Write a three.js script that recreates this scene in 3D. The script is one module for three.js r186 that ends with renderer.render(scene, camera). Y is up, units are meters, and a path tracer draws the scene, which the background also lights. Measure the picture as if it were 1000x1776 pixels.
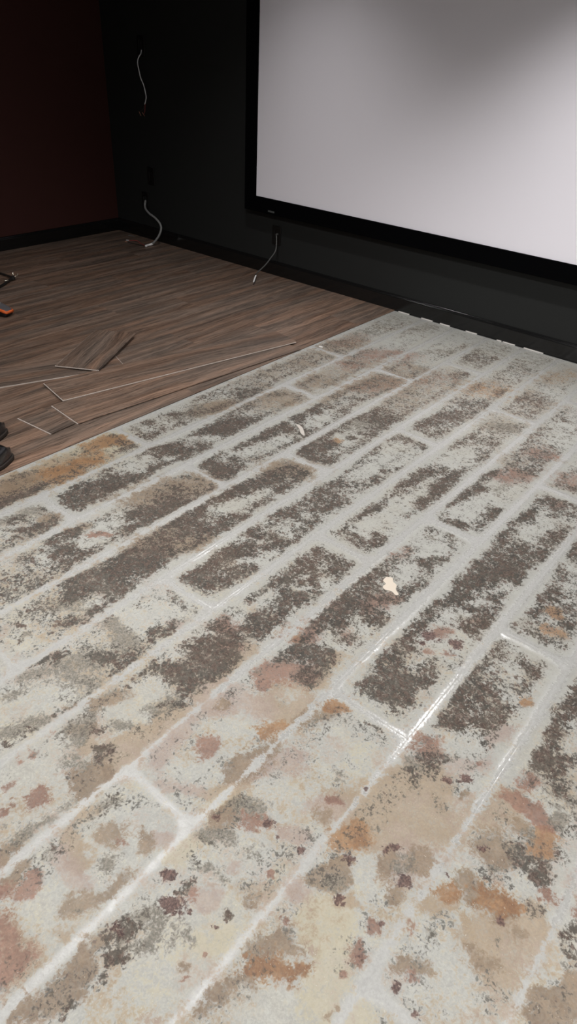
import * as THREE from 'three';
import { mergeGeometries, mergeVertices } from 'three/addons/utils/BufferGeometryUtils.js';

// ---------------------------------------------------------------- camera, exposure, lights
// World: y up, metres. The screen wall is the plane z = 0, the left wall the plane x = 0, the slab is y = 0.
const scene = new THREE.Scene();
scene.background = new THREE.Color(0x000000);
const camera = new THREE.PerspectiveCamera(74.53, 1000 / 1776, 0.05, 40);
camera.position.set(5.1096, 1.45, 3.9412);
camera.rotation.order = 'YXZ';
camera.rotation.set(-0.61201, 0.65766, 0.05887);
scene.add(camera);
const renderer = new THREE.WebGLRenderer({ antialias: true });
renderer.toneMapping = THREE.LinearToneMapping;
renderer.toneMappingExposure = 1.3;
renderer.shadowMap.enabled = true;
const CEILING = 2.5, ROOM_X = 6.6, ROOM_Z = 6.2;
// recessed ceiling downlights: x, z, candela, beam half angle, softness of the beam's edge
const DOWNLIGHTS = [
  [2.2, 0.9, 4.4, 52, 0.8, 'ceiling downlight over the left end of the projection screen, nearer the corner'],
  [4.1, 0.9, 13, 52, 0.8, 'ceiling downlight over the right part of the projection screen'],
  [1.2, 3.0, 2.0, 76, 0.4, 'ceiling downlight above the wood planks and the orange tool'],
  [3.6, 3.0, 13.5, 76, 0.4, 'ceiling downlight above the near left part of the stained concrete'],
  [5.6, 3.0, 13.5, 76, 0.4, 'ceiling downlight above the near right part of the stained concrete'],
  [1.2, 5.2, 1.8, 76, 0.4, 'ceiling downlight by the back wall, on the red wall side'],
  [3.6, 5.2, 15, 76, 0.4, 'ceiling downlight by the back wall, middle one of three'],
  [5.6, 5.2, 15, 76, 0.4, 'ceiling downlight by the back wall, farthest from the red wall'],
];

// ---------------------------------------------------------------- helpers
const used = new Map();
function numbered(name) {
  const n = used.get(name) || 0; used.set(name, n + 1);
  return n ? name + '_' + String(n).padStart(3, '0') : name;
}
function rng(seed) { let s = seed >>> 0; return () => { s = (s + 0x6d2b79f5) | 0; let t = Math.imul(s ^ (s >>> 15), 1 | s); t = (t + Math.imul(t ^ (t >>> 7), 61 | t)) ^ t; return ((t ^ (t >>> 14)) >>> 0) / 4294967296; }; }
function mesh(name, geometry, material, parent) {
  const m = new THREE.Mesh(geometry, material);
  m.name = numbered(name); m.castShadow = true; m.receiveShadow = true;
  if (parent) parent.add(m);
  return m;
}
function thing(name, label, category, pos = [0, 0, 0], turn = 0, group) {
  const o = new THREE.Group(); o.name = numbered(name); o.position.set(...pos); o.rotation.y = turn;
  o.userData = { label, category }; if (group) o.userData.group = group;
  scene.add(o); return o;
}
function solo(name, label, category, geometry, material, pos = [0, 0, 0], turn = 0, group) {
  const o = mesh(name, geometry, material, scene); o.position.set(...pos); o.rotation.y = turn;
  o.userData = { label, category }; if (group) o.userData.group = group;
  return o;
}
function structure(name, geometry, material) { const o = mesh(name, geometry, material, scene); o.userData.kind = 'structure'; return o; }
function box(x0, x1, y0, y1, z0, z1) { const g = new THREE.BoxGeometry(x1 - x0, y1 - y0, z1 - z0); g.translate((x0 + x1) / 2, (y0 + y1) / 2, (z0 + z1) / 2); return g; }
const V = (a) => new THREE.Vector3(a[0], a[1], a[2]);
function tube(points, r, seg = 48, radial = 10, caps = true) {
  const curve = new THREE.CatmullRomCurve3(points.map(V), false, 'centripetal');
  const parts = [new THREE.TubeGeometry(curve, seg, r, radial)];
  if (caps) for (const p of [points[0], points[points.length - 1]]) { const s = new THREE.SphereGeometry(r, radial, 8); s.translate(...p); parts.push(s); }
  return mergeGeometries(parts);
}
const sstep = (a, b, x) => { const t = Math.min(1, Math.max(0, (x - a) / (b - a))); return t * t * (3 - 2 * t); };
const lerp = (a, b, t) => a + (b - a) * t;

// a box whose top edges are chamfered, lying from y = 0 to y = h, uv in whole planks (u across, v along)
function chamferBoard(w, l, h, c, flipU = false, flipV = false) {
  const pos = [], uv = [];
  const x0 = -w / 2, x1 = w / 2, z0 = -l / 2, z1 = l / 2;
  const U = (x) => { const u = (x - x0) / 0.2292; return flipU ? 1 - u : u; }, W = (z) => { const v = (z - z0) / 1.415; return flipV ? 1 - v : v; };
  const quad = (a, b, d, e) => { for (const p of [a, b, d, a, d, e]) { pos.push(...p); uv.push(U(p[0]), W(p[2])); } };
  const T = [[x0 + c, h, z0 + c], [x0 + c, h, z1 - c], [x1 - c, h, z1 - c], [x1 - c, h, z0 + c]];
  const M = [[x0, h - c, z0], [x0, h - c, z1], [x1, h - c, z1], [x1, h - c, z0]];
  const B = [[x0, 0, z0], [x0, 0, z1], [x1, 0, z1], [x1, 0, z0]];
  quad(...T);
  for (let i = 0; i < 4; i++) { const j = (i + 1) % 4; quad(T[j], T[i], M[i], M[j]); quad(M[j], M[i], B[i], B[j]); }
  quad(B[3], B[2], B[1], B[0]);
  const g = new THREE.BufferGeometry();
  g.setAttribute('position', new THREE.Float32BufferAttribute(pos, 3));
  g.setAttribute('uv', new THREE.Float32BufferAttribute(uv, 2));
  g.computeVertexNormals(); return g;
}

// ---------------------------------------------------------------- noise: periodic tiles, spread evenly over 0..1
const TILE = 512;
function noiseTile(base, octaves, gain, seed) {
  const out = new Float32Array(TILE * TILE), r = rng(seed);
  let amp = 1;
  for (let o = 0, f = base; o < octaves && f <= TILE / 2; o++, f *= 2, amp *= gain) {
    const g = new Float32Array(f * f); for (let i = 0; i < f * f; i++) g[i] = r();
    for (let y = 0; y < TILE; y++) {
      const fy = y / TILE * f, y0 = Math.floor(fy), ty = fy - y0, sy = ty * ty * (3 - 2 * ty), ya = (y0 % f) * f, yb = ((y0 + 1) % f) * f;
      for (let x = 0; x < TILE; x++) {
        const fx = x / TILE * f, x0 = Math.floor(fx), tx = fx - x0, sx = tx * tx * (3 - 2 * tx), xa = x0 % f, xb = (x0 + 1) % f;
        out[y * TILE + x] += amp * lerp(lerp(g[ya + xa], g[ya + xb], sx), lerp(g[yb + xa], g[yb + xb], sx), sy);
      }
    }
  }
  const sorted = Float32Array.from(out).sort(), n = sorted.length;
  const lo = sorted[0], span = sorted[n - 1] - lo, lut = new Float32Array(1025);
  for (let i = 0, k = 0; i <= 1024; i++) { const v = lo + span * i / 1024; while (k < n - 1 && sorted[k] < v) k++; lut[i] = k / (n - 1); }
  for (let i = 0; i < out.length; i++) out[i] = lut[Math.round((out[i] - lo) / span * 1024)];
  return out;
}
const N_COARSE = noiseTile(8, 6, 0.62, 11), N_MID = noiseTile(16, 5, 0.7, 23), N_FINE = noiseTile(64, 3, 0.8, 37), N_SOFT = noiseTile(4, 4, 0.5, 53);
// round colonies: each dot holds the density at which it shows
const N_DOTS = (() => {
  const out = new Float32Array(TILE * TILE), r = rng(71);
  for (let k = 0; k < 1500; k++) {
    const cx = r() * TILE, cy = r() * TILE, R = 2.2 + 9 * Math.pow(r(), 3.2), level = 0.35 + 0.65 * r(), sq = 0.7 + 0.3 * r(), ph = r() * 6.28, n = Math.ceil(R * 1.4);
    for (let j = -n; j <= n; j++) for (let i = -n; i <= n; i++) {
      const a = Math.atan2(j, i), d = Math.hypot(i, j / sq) / (R * (0.85 + 0.18 * Math.sin(a * 3 + ph) + 0.1 * Math.sin(a * 7 + ph * 2)));
      if (d > 1) continue;
      const o = (((cy + j) | 0) & 511) * TILE + (((cx + i) | 0) & 511); out[o] = Math.max(out[o], level * (1 - d * d * d * 0.6));
    }
  }
  return out;
})();
const at = (tile, u, v) => tile[(((v * TILE) | 0) & 511) * TILE + (((u * TILE) | 0) & 511)];   // nearest
function soft(tile, u, v) {                                                                     // bilinear
  u *= TILE; v *= TILE; const x = Math.floor(u), y = Math.floor(v), a = u - x, b = v - y, X = x & 511, X1 = (x + 1) & 511, Y = (y & 511) * TILE, Y1 = ((y + 1) & 511) * TILE;
  return lerp(lerp(tile[Y + X], tile[Y + X1], a), lerp(tile[Y1 + X], tile[Y1 + X1], a), b);
}
function dataTexture(data, w, h, srgb) {
  const t = new THREE.DataTexture(data, w, h, THREE.RGBAFormat);
  if (srgb) t.colorSpace = THREE.SRGBColorSpace;
  t.magFilter = THREE.LinearFilter; t.minFilter = THREE.LinearMipmapLinearFilter; t.generateMipmaps = true; t.needsUpdate = true;
  return t;
}

// stains on the slab, in millimetres: x z of both ends of the stain, half width, strength in percent
const STAINS = {
  o: ['2935 2520 2938 2462 41 90', '2937 2449 2999 2388 44 70', '3017 2649 3025 2565 51 75', '3011 2753 3048 2704 49 80', '3655 1733 3659 1729 18 80', '3866 760 3949 715 90 70', '4092 319 4135 230 63 30', '4275 2785 4280 2781 20 70', '4424 3114 4458 3058 18 60', '4506 2921 4535 2882 17 70', '4821 2158 4827 2153 21 90', '4832 2251 4863 2236 25 60', '4807 2234 4812 2229 13 50', '4894 2548 4900 2542 16 60', '4732 3211 4761 3162 22 75', '4761 3516 4825 3461 19 60', '4800 3505 4803 3502 14 60', '5086 2917 5091 2898 23 85', '5046 3107 5071 3098 29 60', '4972 3146 4976 3142 15 70', '5093 3083 5097 3079 13 100'],
  y: ['2939 2649 2949 2423 87 70', '2963 2751 2971 2512 117 70', '4488 3349 4491 3287 22 80', '4500 3478 4501 3413 18 80', '4676 3370 4690 3335 17 40', '4652 3564 4677 3518 19 70', '4826 3375 4931 3458 45 60', '4792 3380 4837 3331 23 60', '4872 3494 4888 3416 24 50'],
  t: ['2965 2934 2995 2720 98 90', '2984 2848 3002 2638 82 50', '3012 882 3045 744 88 60', '3389 1068 3485 1002 96 70', '4192 2971 4213 2916 21 90', '4214 3129 4222 3058 16 90', '4216 3052 4223 2966 9 80', '4196 3250 4225 3199 26 90', '4204 3387 4224 3275 30 85', '4123 3439 4125 3415 15 80', '4197 3379 4209 3312 21 85', '4234 3430 4236 3376 17 60', '4420 2879 4418 2766 21 60', '4360 2966 4440 2883 24 50', '4368 3027 4461 3013 38 70', '4446 3027 4453 2951 23 70', '4443 3320 4464 3274 16 50', '4505 3328 4469 3178 15 35', '4635 3427 4692 3389 24 40', '4265 3544 4281 3512 19 50', '4284 3590 4358 3602 23 70', '4340 3775 4429 3801 27 80', '4418 3727 4460 3720 8 50', '4782 3004 4837 2935 44 75', '4722 3138 4821 2991 56 75', '4787 3106 4906 3019 50 60', '4825 3311 4849 3290 16 60', '4748 3268 4765 3247 13 60', '4722 3659 4725 3657 10 50', '4955 2934 4987 2863 38 70', '4964 3191 4979 3164 21 60', '5073 3175 5141 3103 37 55', '5122 3218 5129 3211 38 50'],
  d: ['3048 3004 3072 2876 54 75', '3072 2876 3072 2764 22 50', '2932 2216 2939 2208 27 80', '2947 2308 2906 2096 65 20', '2996 2006 3011 1991 32 70', '2945 2074 2968 2067 22 60', '3036 2279 3024 2201 24 40', '2880 1986 2897 1787 42 25', '3027 1692 3048 1614 46 60', '2882 1606 2946 1097 144 30', '2882 1259 2903 1167 48 50', '2960 834 2983 704 61 50', '3222 2818 3276 2766 57 80', '3183 2770 3238 2672 65 75', '3238 2694 3249 2569 52 80', '3157 2587 3209 2536 44 60', '3186 2408 3191 2324 47 85', '3176 2311 3287 2202 68 85', '3268 2431 3301 2322 43 85', '3155 2072 3212 1953 74 90', '3314 2577 3314 2483 29 70', '3170 2087 3265 1963 75 90', '3250 1947 3279 1822 49 70', '3230 2117 3294 2024 52 70', '3106 1793 3127 1701 32 40', '3147 1570 3171 1526 30 50', '3169 3021 3191 2989 27 50', '3247 3025 3279 2977 26 90', '3286 2982 3304 2918 35 85', '3204 3077 3233 3050 10 60', '3262 3079 3272 3069 9 70', '3185 966 3218 946 39 70', '3369 2282 3454 2275 38 90', '3442 2262 3515 2216 44 90', '3478 2252 3485 2245 45 80', '3428 2172 3435 2166 24 95', '3379 2085 3397 1893 36 85', '3382 1907 3406 1823 56 95', '3354 1811 3377 1789 27 80', '3493 2136 3526 1996 33 50', '3522 1945 3539 1871 26 70', '3371 1664 3501 1790 20 85', '3365 1567 3389 1507 40 80', '3379 1690 3388 1579 32 80', '3407 1594 3415 1586 20 70', '3343 1370 3345 1212 28 60', '3370 1207 3415 1016 68 60', '3469 1318 3477 1310 28 70', '3457 2676 3522 2553 52 85', '3426 2559 3453 2489 46 60', '3439 2729 3473 2684 32 95', '3482 2797 3547 2748 29 85', '3364 3012 3379 2929 29 75', '3358 2938 3359 2902 20 70', '3431 3035 3436 2987 27 85', '3481 3020 3521 2951 35 75', '3443 3055 3451 3043 9 80', '3490 3043 3529 3026 17 60', '3424 3222 3484 3088 75 35', '3375 3119 3390 3074 20 50', '3472 3261 3495 3175 43 30', '3395 700 3447 762 31 60', '3572 1895 3637 1832 60 85', '3649 1848 3655 1771 30 80', '3662 1945 3744 1891 42 85', '3616 1935 3650 1929 28 70', '3683 1676 3688 1671 15 70', '3564 1787 3580 1757 23 60', '3575 1716 3598 1568 26 50', '3591 1444 3641 1360 56 80', '3694 1441 3752 1350 54 70', '3718 1575 3760 1503 40 70', '3532 1399 3639 1146 132 30', '3693 687 3714 621 40 80', '3614 398 3735 320 65 50', '3637 362 3729 348 60 60', '3732 2080 3719 2018 32 70', '3645 2164 3660 2050 43 70', '3597 2304 3663 2171 40 70', '3583 2516 3635 2291 42 75', '3699 2362 3728 2247 35 50', '3730 2222 3768 2140 34 70', '3581 2619 3594 2442 39 80', '3600 2659 3628 2595 43 70', '3705 2482 3760 2429 41 85', '3680 2622 3752 2555 41 70', '3710 2374 3753 2290 30 70', '3591 3048 3658 2906 59 80', '3680 2981 3680 2836 64 80', '3626 3092 3715 3009 44 75', '3649 2899 3667 2709 58 65', '3592 2629 3637 2546 42 70', '3680 2622 3736 2550 39 80', '3735 2883 3744 2842 28 80', '3621 3197 3646 3132 32 60', '3741 3208 3784 3116 25 70', '3763 3108 3785 2974 30 70', '3646 3307 3661 3294 11 90', '3708 3338 3710 3336 7 80', '3622 3277 3705 3215 47 30', '3608 3329 3677 3342 31 12', '3851 2807 3861 2667 47 85', '3850 2678 3890 2571 36 85', '3910 2814 3970 2648 33 80', '3831 2810 3889 2803 25 70', '3833 2497 3914 2477 38 60', '3820 2342 3864 2300 33 90', '3807 2385 3813 2379 18 80', '3961 2469 3978 2426 19 80', '3931 2533 3953 2485 17 60', '3946 2293 3962 2258 21 60', '3917 2230 3919 2227 12 90', '3964 2174 3991 2106 34 85', '3894 2198 3927 2123 35 50', '3859 2122 3868 1948 35 70', '3809 1931 3836 1853 32 60', '3949 2167 3981 2137 25 80', '3910 2246 3926 2210 19 70', '3846 2222 3909 2005 69 35', '3940 1817 3947 1810 19 95', '3929 1670 3933 1666 14 90', '3908 1616 3911 1613 13 70', '3810 1619 3822 1562 19 60', '3805 1535 3947 1469 39 60', '3979 1525 3965 1481 21 60', '3790 1681 3808 1635 21 50', '3830 1911 3829 1860 27 70', '3896 1970 3970 1898 26 60', '3886 2910 3964 2896 28 55', '3957 3049 3990 3006 24 85', '3977 3093 3996 2975 20 70', '3918 3219 3978 3153 31 75', '3796 3375 3816 3300 22 75', '4000 3236 3994 3150 17 70', '3968 3555 3988 3548 9 80', '3979 3494 3994 3487 8 60', '3979 3435 3989 3421 7 80', '3990 3395 4002 3360 11 80', '3816 1352 3895 1207 67 90', '3851 1217 3904 1131 55 95', '3916 1153 3995 969 45 80', '3892 964 3963 929 60 90', '3941 1023 3949 1015 27 80', '3817 1112 3838 1056 25 50', '3944 1382 4019 1116 43 55', '3949 715 3978 693 29 80', '3880 623 3959 322 108 30', '4033 1637 4049 1567 29 90', '4055 1768 4102 1621 41 85', '4056 1911 4076 1821 37 80', '4054 2088 4065 1925 29 75', '4167 1757 4179 1623 24 75', '4172 1911 4189 1759 29 75', '4189 2023 4192 1892 16 60', '4174 1653 4197 1555 22 60', '4152 1467 4207 1357 31 35', '4124 1324 4259 1132 118 40', '4199 1393 4204 1388 14 60', '4061 2144 4067 2012 24 80', '4174 1931 4211 1852 30 80', '4161 2028 4210 1940 25 60', '4102 2263 4142 2262 20 70', '4171 2216 4203 2205 25 60', '4158 2284 4202 2234 18 50', '4056 2433 4202 2417 41 50', '4073 2435 4079 2430 15 80', '4174 2459 4189 2412 17 70', '4072 2504 4087 2473 20 60', '4065 2640 4098 2513 31 70', '4130 2671 4164 2655 34 95', '4124 2600 4130 2595 13 90', '4148 2563 4172 2557 15 85', '4150 2529 4182 2468 22 60', '4061 2749 4065 2686 26 60', '4168 2694 4188 2602 23 60', '4146 2811 4185 2748 39 90', '4129 2905 4175 2812 37 80', '4052 2924 4072 2905 15 70', '4097 3033 4140 2946 44 90', '4148 3091 4184 3001 46 95', '4104 3119 4127 3098 29 85', '4085 3151 4147 3133 31 95', '4092 3094 4097 3091 9 90', '4040 3137 4044 3133 13 95', '4129 3071 4170 3064 38 95', '4093 3021 4134 2963 39 90', '4179 3123 4183 3119 25 90', '4154 3227 4209 3169 13 60', '4047 3232 4051 3229 9 90', '4041 3200 4045 3167 11 60', '4043 3329 4046 3327 12 60', '4044 3234 4047 3232 7 90', '4094 3392 4119 3376 16 70', '4147 3423 4173 3400 14 80', '4031 3431 4033 3428 6 70', '4165 3491 4169 3488 13 70', '4170 3428 4183 3401 15 60', '4064 715 4145 671 81 90', '4079 885 4224 775 65 40', '4171 828 4176 823 17 70', '4269 1852 4285 1754 19 90', '4278 1726 4307 1646 25 80', '4258 1565 4294 1493 23 70', '4389 1738 4425 1736 27 95', '4426 1798 4425 1752 13 50', '4305 1944 4359 1923 23 70', '4365 1962 4393 1920 20 60', '4285 1901 4289 1896 11 70', '4388 1094 4394 1089 16 70', '4294 1356 4404 1165 77 30', '4430 1343 4422 1230 6 70', '4407 1440 4411 1437 9 90', '4386 1385 4417 1276 52 35', '4334 794 4359 794 20 90', '4283 2139 4290 2133 15 90', '4277 2191 4283 2185 15 70', '4381 2019 4439 2110 21 60', '4369 2228 4387 2211 18 80', '4397 2218 4401 2215 10 80', '4405 2194 4434 2150 25 85', '4395 2302 4412 2254 25 70', '4290 2367 4320 2356 29 70', '4271 2449 4309 2382 32 70', '4394 2472 4442 2337 21 70', '4313 2561 4337 2465 46 70', '4358 2562 4418 2562 34 70', '4333 2613 4367 2636 25 80', '4262 2650 4301 2557 38 75', '4275 2595 4289 2539 27 80', '4288 2708 4312 2646 27 70', '4330 2670 4338 2608 25 60', '4331 2796 4383 2786 35 90', '4299 2874 4327 2824 26 70', '4386 2887 4399 2830 30 80', '4380 2702 4405 2654 22 50', '4500 1548 4562 1523 34 75', '4592 1641 4597 1636 18 80', '4517 1728 4522 1723 26 80', '4514 1807 4535 1663 19 70', '4600 1585 4666 1539 49 50', '4573 1721 4640 1687 36 60', '4528 1286 4551 1225 21 40', '4572 1373 4578 1368 20 50', '4508 1741 4534 1695 29 70', '4501 1907 4533 1798 30 85', '4591 1642 4597 1636 19 90', '4523 1532 4625 1479 53 50', '4627 1807 4661 1717 27 85', '4607 2040 4660 2008 32 95', '4506 2083 4610 1933 65 80', '4570 2108 4682 2020 43 75', '4667 2099 4687 2032 20 70', '4516 2269 4576 2119 48 80', '4509 2409 4549 2300 36 70', '4608 2318 4630 2298 18 90', '4628 2227 4662 2196 22 60', '4621 2404 4665 2336 28 80', '4513 2581 4525 2492 27 70', '4532 2710 4543 2604 32 85', '4554 2780 4594 2711 44 95', '4603 2779 4608 2775 28 90', '4620 2642 4652 2578 22 60', '4631 2722 4643 2667 21 70', '4554 2799 4612 2774 36 90', '4624 2895 4628 2892 10 70', '4596 2890 4639 2900 9 50', '4553 3504 4554 3487 10 80', '4655 3489 4658 3486 6 90', '4492 3664 4528 3633 23 85', '4552 3691 4563 3676 14 90', '4558 3717 4561 3714 6 70', '4539 3763 4551 3797 8 60', '4750 2068 4782 2069 23 90', '4760 2120 4766 2115 18 60', '4849 2112 4854 2107 16 60', '4859 2187 4886 2162 22 50', '4743 2165 4848 2039 82 30', '4729 1804 4744 1753 27 70', '4723 2564 4770 2550 32 75', '4740 2632 4810 2596 37 80', '4756 2760 4782 2712 30 85', '4764 2677 4820 2653 36 60', '4781 2774 4868 2684 26 80', '4784 2551 4790 2546 19 50', '4842 2527 4848 2521 20 70', '4799 2509 4805 2504 14 60', '4862 2523 4883 2433 20 60', '4849 2677 4875 2591 23 70', '4834 2419 4881 2449 19 40', '4783 2898 4802 2859 22 80', '4774 2959 4780 2954 15 60', '4804 2912 4809 2907 19 60', '4988 2712 5024 2700 35 95', '5002 2679 5048 2659 28 80', '5056 2739 5061 2734 40 60', '5058 2965 5107 2968 28 85', '5120 2964 5125 2960 20 70', '5026 3053 5056 3041 17 60', '5123 3060 5135 3063 18 70', '5122 2909 5127 2905 12 60', '4949 2612 4991 2599 33 95', '4946 2565 4999 2453 32 80', '4948 2403 4981 2402 28 70', '5205 3073 5214 3040 18 80', '5222 3096 5226 3093 15 70'],
  b: ['2981 2963 2984 2848 62 80', '3017 1952 3052 1848 56 50', '3034 1968 3058 1807 51 50', '3027 1537 3078 1525 36 40', '2884 1521 2967 1123 127 35', '2987 1149 2998 995 83 40', '2922 874 3011 673 113 70', '3116 1638 3172 1545 63 50', '3199 1699 3278 1548 71 40', '3262 1600 3266 1596 25 50', '3246 2937 3256 2902 27 60', '3283 3076 3311 3027 21 35', '3194 1407 3208 1270 74 60', '3191 1247 3223 1041 80 50', '3165 916 3294 876 97 60', '3375 1450 3361 1235 34 50', '3362 1154 3516 1037 131 80', '3363 2619 3469 2381 87 60', '3365 2919 3381 2870 21 60', '3392 865 3466 743 102 75', '3667 1191 3765 823 123 40', '3598 870 3708 715 112 60', '3605 2104 3719 2018 73 70', '3699 2750 3752 2647 44 60', '3604 2821 3635 2702 56 50', '3985 3387 3996 3365 10 40', '3822 724 3880 623 64 50', '4057 1045 4182 954 112 40', '4061 3275 4065 3271 21 70', '4043 3336 4066 3264 22 80', '4071 3418 4078 3389 18 50', '4195 3493 4197 3448 25 70', '4219 3499 4213 3448 25 80', '4217 3713 4224 3684 15 70', '4044 697 4073 589 56 60', '4167 724 4227 663 65 45', '4067 388 4161 159 95 60', '4294 1356 4404 1165 77 35', '4282 3104 4286 3100 15 60', '4449 3258 4448 3215 21 80', '4441 3207 4459 3122 14 50', '4483 3004 4517 2936 26 60', '4462 3228 4484 3134 22 50', '4501 3350 4515 3312 21 70', '4677 3423 4676 3440 8 50', '4672 3194 4676 3191 17 60', '4652 3609 4655 3607 7 50', '4508 3785 4534 3742 18 70', '4486 3837 4527 3781 20 70', '4498 3706 4498 3682 15 60', '4489 3741 4523 3725 16 60', '4353 3530 4360 3524 25 80', '4273 3720 4266 3682 17 80', '4427 3495 4413 3472 16 70', '4413 3682 4437 3631 21 70', '4449 3600 4454 3562 16 60', '4898 2911 4903 2907 10 60', '4854 3188 4841 3169 23 75', '4898 3127 4903 3123 26 75', '4904 3222 4908 3219 16 75', '4765 3294 4766 3257 25 75', '4753 3303 4790 3282 21 80', '4761 3516 4825 3461 20 60', '4744 3485 4776 3438 18 60', '4804 3437 4807 3435 15 50', '4755 3560 4775 3543 12 60', '4731 3615 4761 3577 15 55', '4918 3484 4920 3482 7 50', '5028 2904 5032 2900 22 60', '5011 2991 5015 2987 38 70', '5011 3109 5075 3108 30 80', '5068 3222 5104 3215 16 50', '5125 3136 5129 3133 10 60', '4976 3313 5004 3301 18 70', '5204 3203 5248 3132 19 70', '5212 3234 5263 3175 23 70'],
  g: ['3000 2068 3026 1976 64 80', '2932 534 2977 183 116 45', '3128 2517 3140 2479 27 50', '3144 3045 3171 2946 46 80', '3290 3151 3294 3121 20 40', '3130 450 3211 63 62 60', '3465 2069 3472 2062 19 90', '3433 2784 3463 2756 26 60', '3508 2941 3519 2877 19 50', '3369 555 3485 408 41 40', '3608 1526 3696 1405 85 95', '3540 426 3678 73 114 35', '3611 552 3723 436 69 50', '3661 3160 3713 3113 41 80', '3694 3312 3699 3307 11 90', '3899 2472 3933 2449 27 90', '3890 1695 3897 1688 17 80', '3836 3013 3842 3008 10 60', '3835 3122 3933 3133 32 85', '3866 3312 3937 3202 48 75', '3837 3394 3864 3369 20 75', '3932 3351 3995 3294 39 60', '3851 3465 3873 3424 20 70', '3949 3527 3974 3458 24 75', '3823 325 3948 97 115 40', '4078 1696 4119 1631 42 70', '4113 1088 4172 1063 62 80', '4161 3247 4184 3183 26 70', '4164 3312 4168 3309 17 50', '4051 3198 4047 3174 12 60', '4045 3418 4061 3368 23 60', '4073 3450 4092 3417 22 70', '4135 3344 4159 3317 16 60', '4126 3469 4129 3467 7 60', '4222 3669 4239 3536 23 75', '4125 3482 4157 3476 20 60', '4163 3671 4175 3649 13 40', '4364 1608 4379 1541 27 60', '4287 916 4376 971 55 30', '4322 2074 4328 2069 14 90', '4272 2967 4277 2963 18 50', '4515 3292 4550 3262 22 75', '4501 3394 4534 3371 20 80', '4539 3456 4574 3436 13 45', '4597 3444 4600 3442 8 40', '4590 3365 4603 3354 18 35', '4585 3603 4606 3575 23 35', '4516 3623 4556 3574 17 60', '4556 3656 4572 3609 16 50', '4287 3500 4292 3475 17 50', '4398 3573 4401 3570 17 65', '4283 3645 4289 3639 17 40', '4433 3670 4436 3667 8 60', '4726 2927 4770 2931 27 75', '4868 3153 4872 3150 23 50', '4785 3298 4789 3294 19 60', '4647 3080 4652 3076 13 40', '5069 2764 5100 2763 33 60', '5095 2840 5100 2836 20 95', '5052 2915 5056 2911 17 80', '5033 3025 5038 3021 17 50', '5000 3234 5004 3231 12 60'],
  r: ['2967 752 2993 638 70 50', '3176 998 3240 978 63 60', '3201 831 3303 650 68 70', '3171 763 3303 650 63 70', '3437 1158 3507 1046 92 40', '3429 2894 3469 2856 13 95', '3367 753 3387 636 59 60', '3622 887 3663 761 58 50', '4070 2894 4104 2889 23 70', '4141 2957 4166 2934 20 70', '4035 3467 4038 3465 7 85', '4036 3525 4041 3520 9 85', '4028 3564 4029 3562 4 70', '4031 3569 4035 3566 8 90', '4038 3524 4041 3521 9 80', '4160 3588 4155 3579 18 95', '4121 3642 4124 3639 10 90', '4076 3615 4080 3607 11 60', '4339 1488 4392 1417 44 70', '4352 1195 4416 1154 40 70', '4388 1223 4450 1162 18 60', '4277 2244 4300 2205 26 85', '4367 2511 4399 2452 30 70', '4381 2675 4387 2671 20 50', '4284 2601 4290 2597 22 50', '4261 2785 4296 2740 33 70', '4294 2948 4376 2885 38 80', '4321 2984 4326 2980 14 90', '4360 3230 4355 3226 24 90', '4581 1571 4592 1527 17 50', '4517 1334 4582 1309 60 50', '4641 2359 4646 2354 17 50', '4595 2481 4600 2476 22 75', '4647 2547 4652 2542 12 80', '4592 2572 4597 2568 14 60', '4552 3312 4577 3284 19 50', '4667 3364 4670 3361 9 80', '4573 3503 4576 3500 12 70', '4673 3141 4676 3138 15 70', '4667 3574 4670 3571 5 70', '4672 3623 4675 3620 4 70', '4383 3528 4386 3525 7 50', '4313 3713 4314 3685 18 85', '4277 3743 4280 3741 14 60', '4340 3775 4429 3801 23 60', '4429 3828 4431 3825 17 60', '4831 2239 4836 2234 17 40', '4721 2863 4768 2856 26 90', '4876 2815 4882 2811 9 95', '4905 3301 4909 3298 13 80', '4891 3363 4894 3360 17 70', '4900 3411 4904 3408 9 75', '4753 3419 4756 3416 8 50', '4897 3415 4900 3412 6 70', '4992 2785 5010 2779 19 90', '5010 2842 5042 2840 20 95', '5062 2857 5083 2864 19 85', '4969 2860 4974 2856 19 60', '5146 3013 5150 3009 17 90', '4999 3328 5003 3325 10 70', '4952 3260 4956 3257 8 50', '5193 3006 5198 3002 16 60'],
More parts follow.
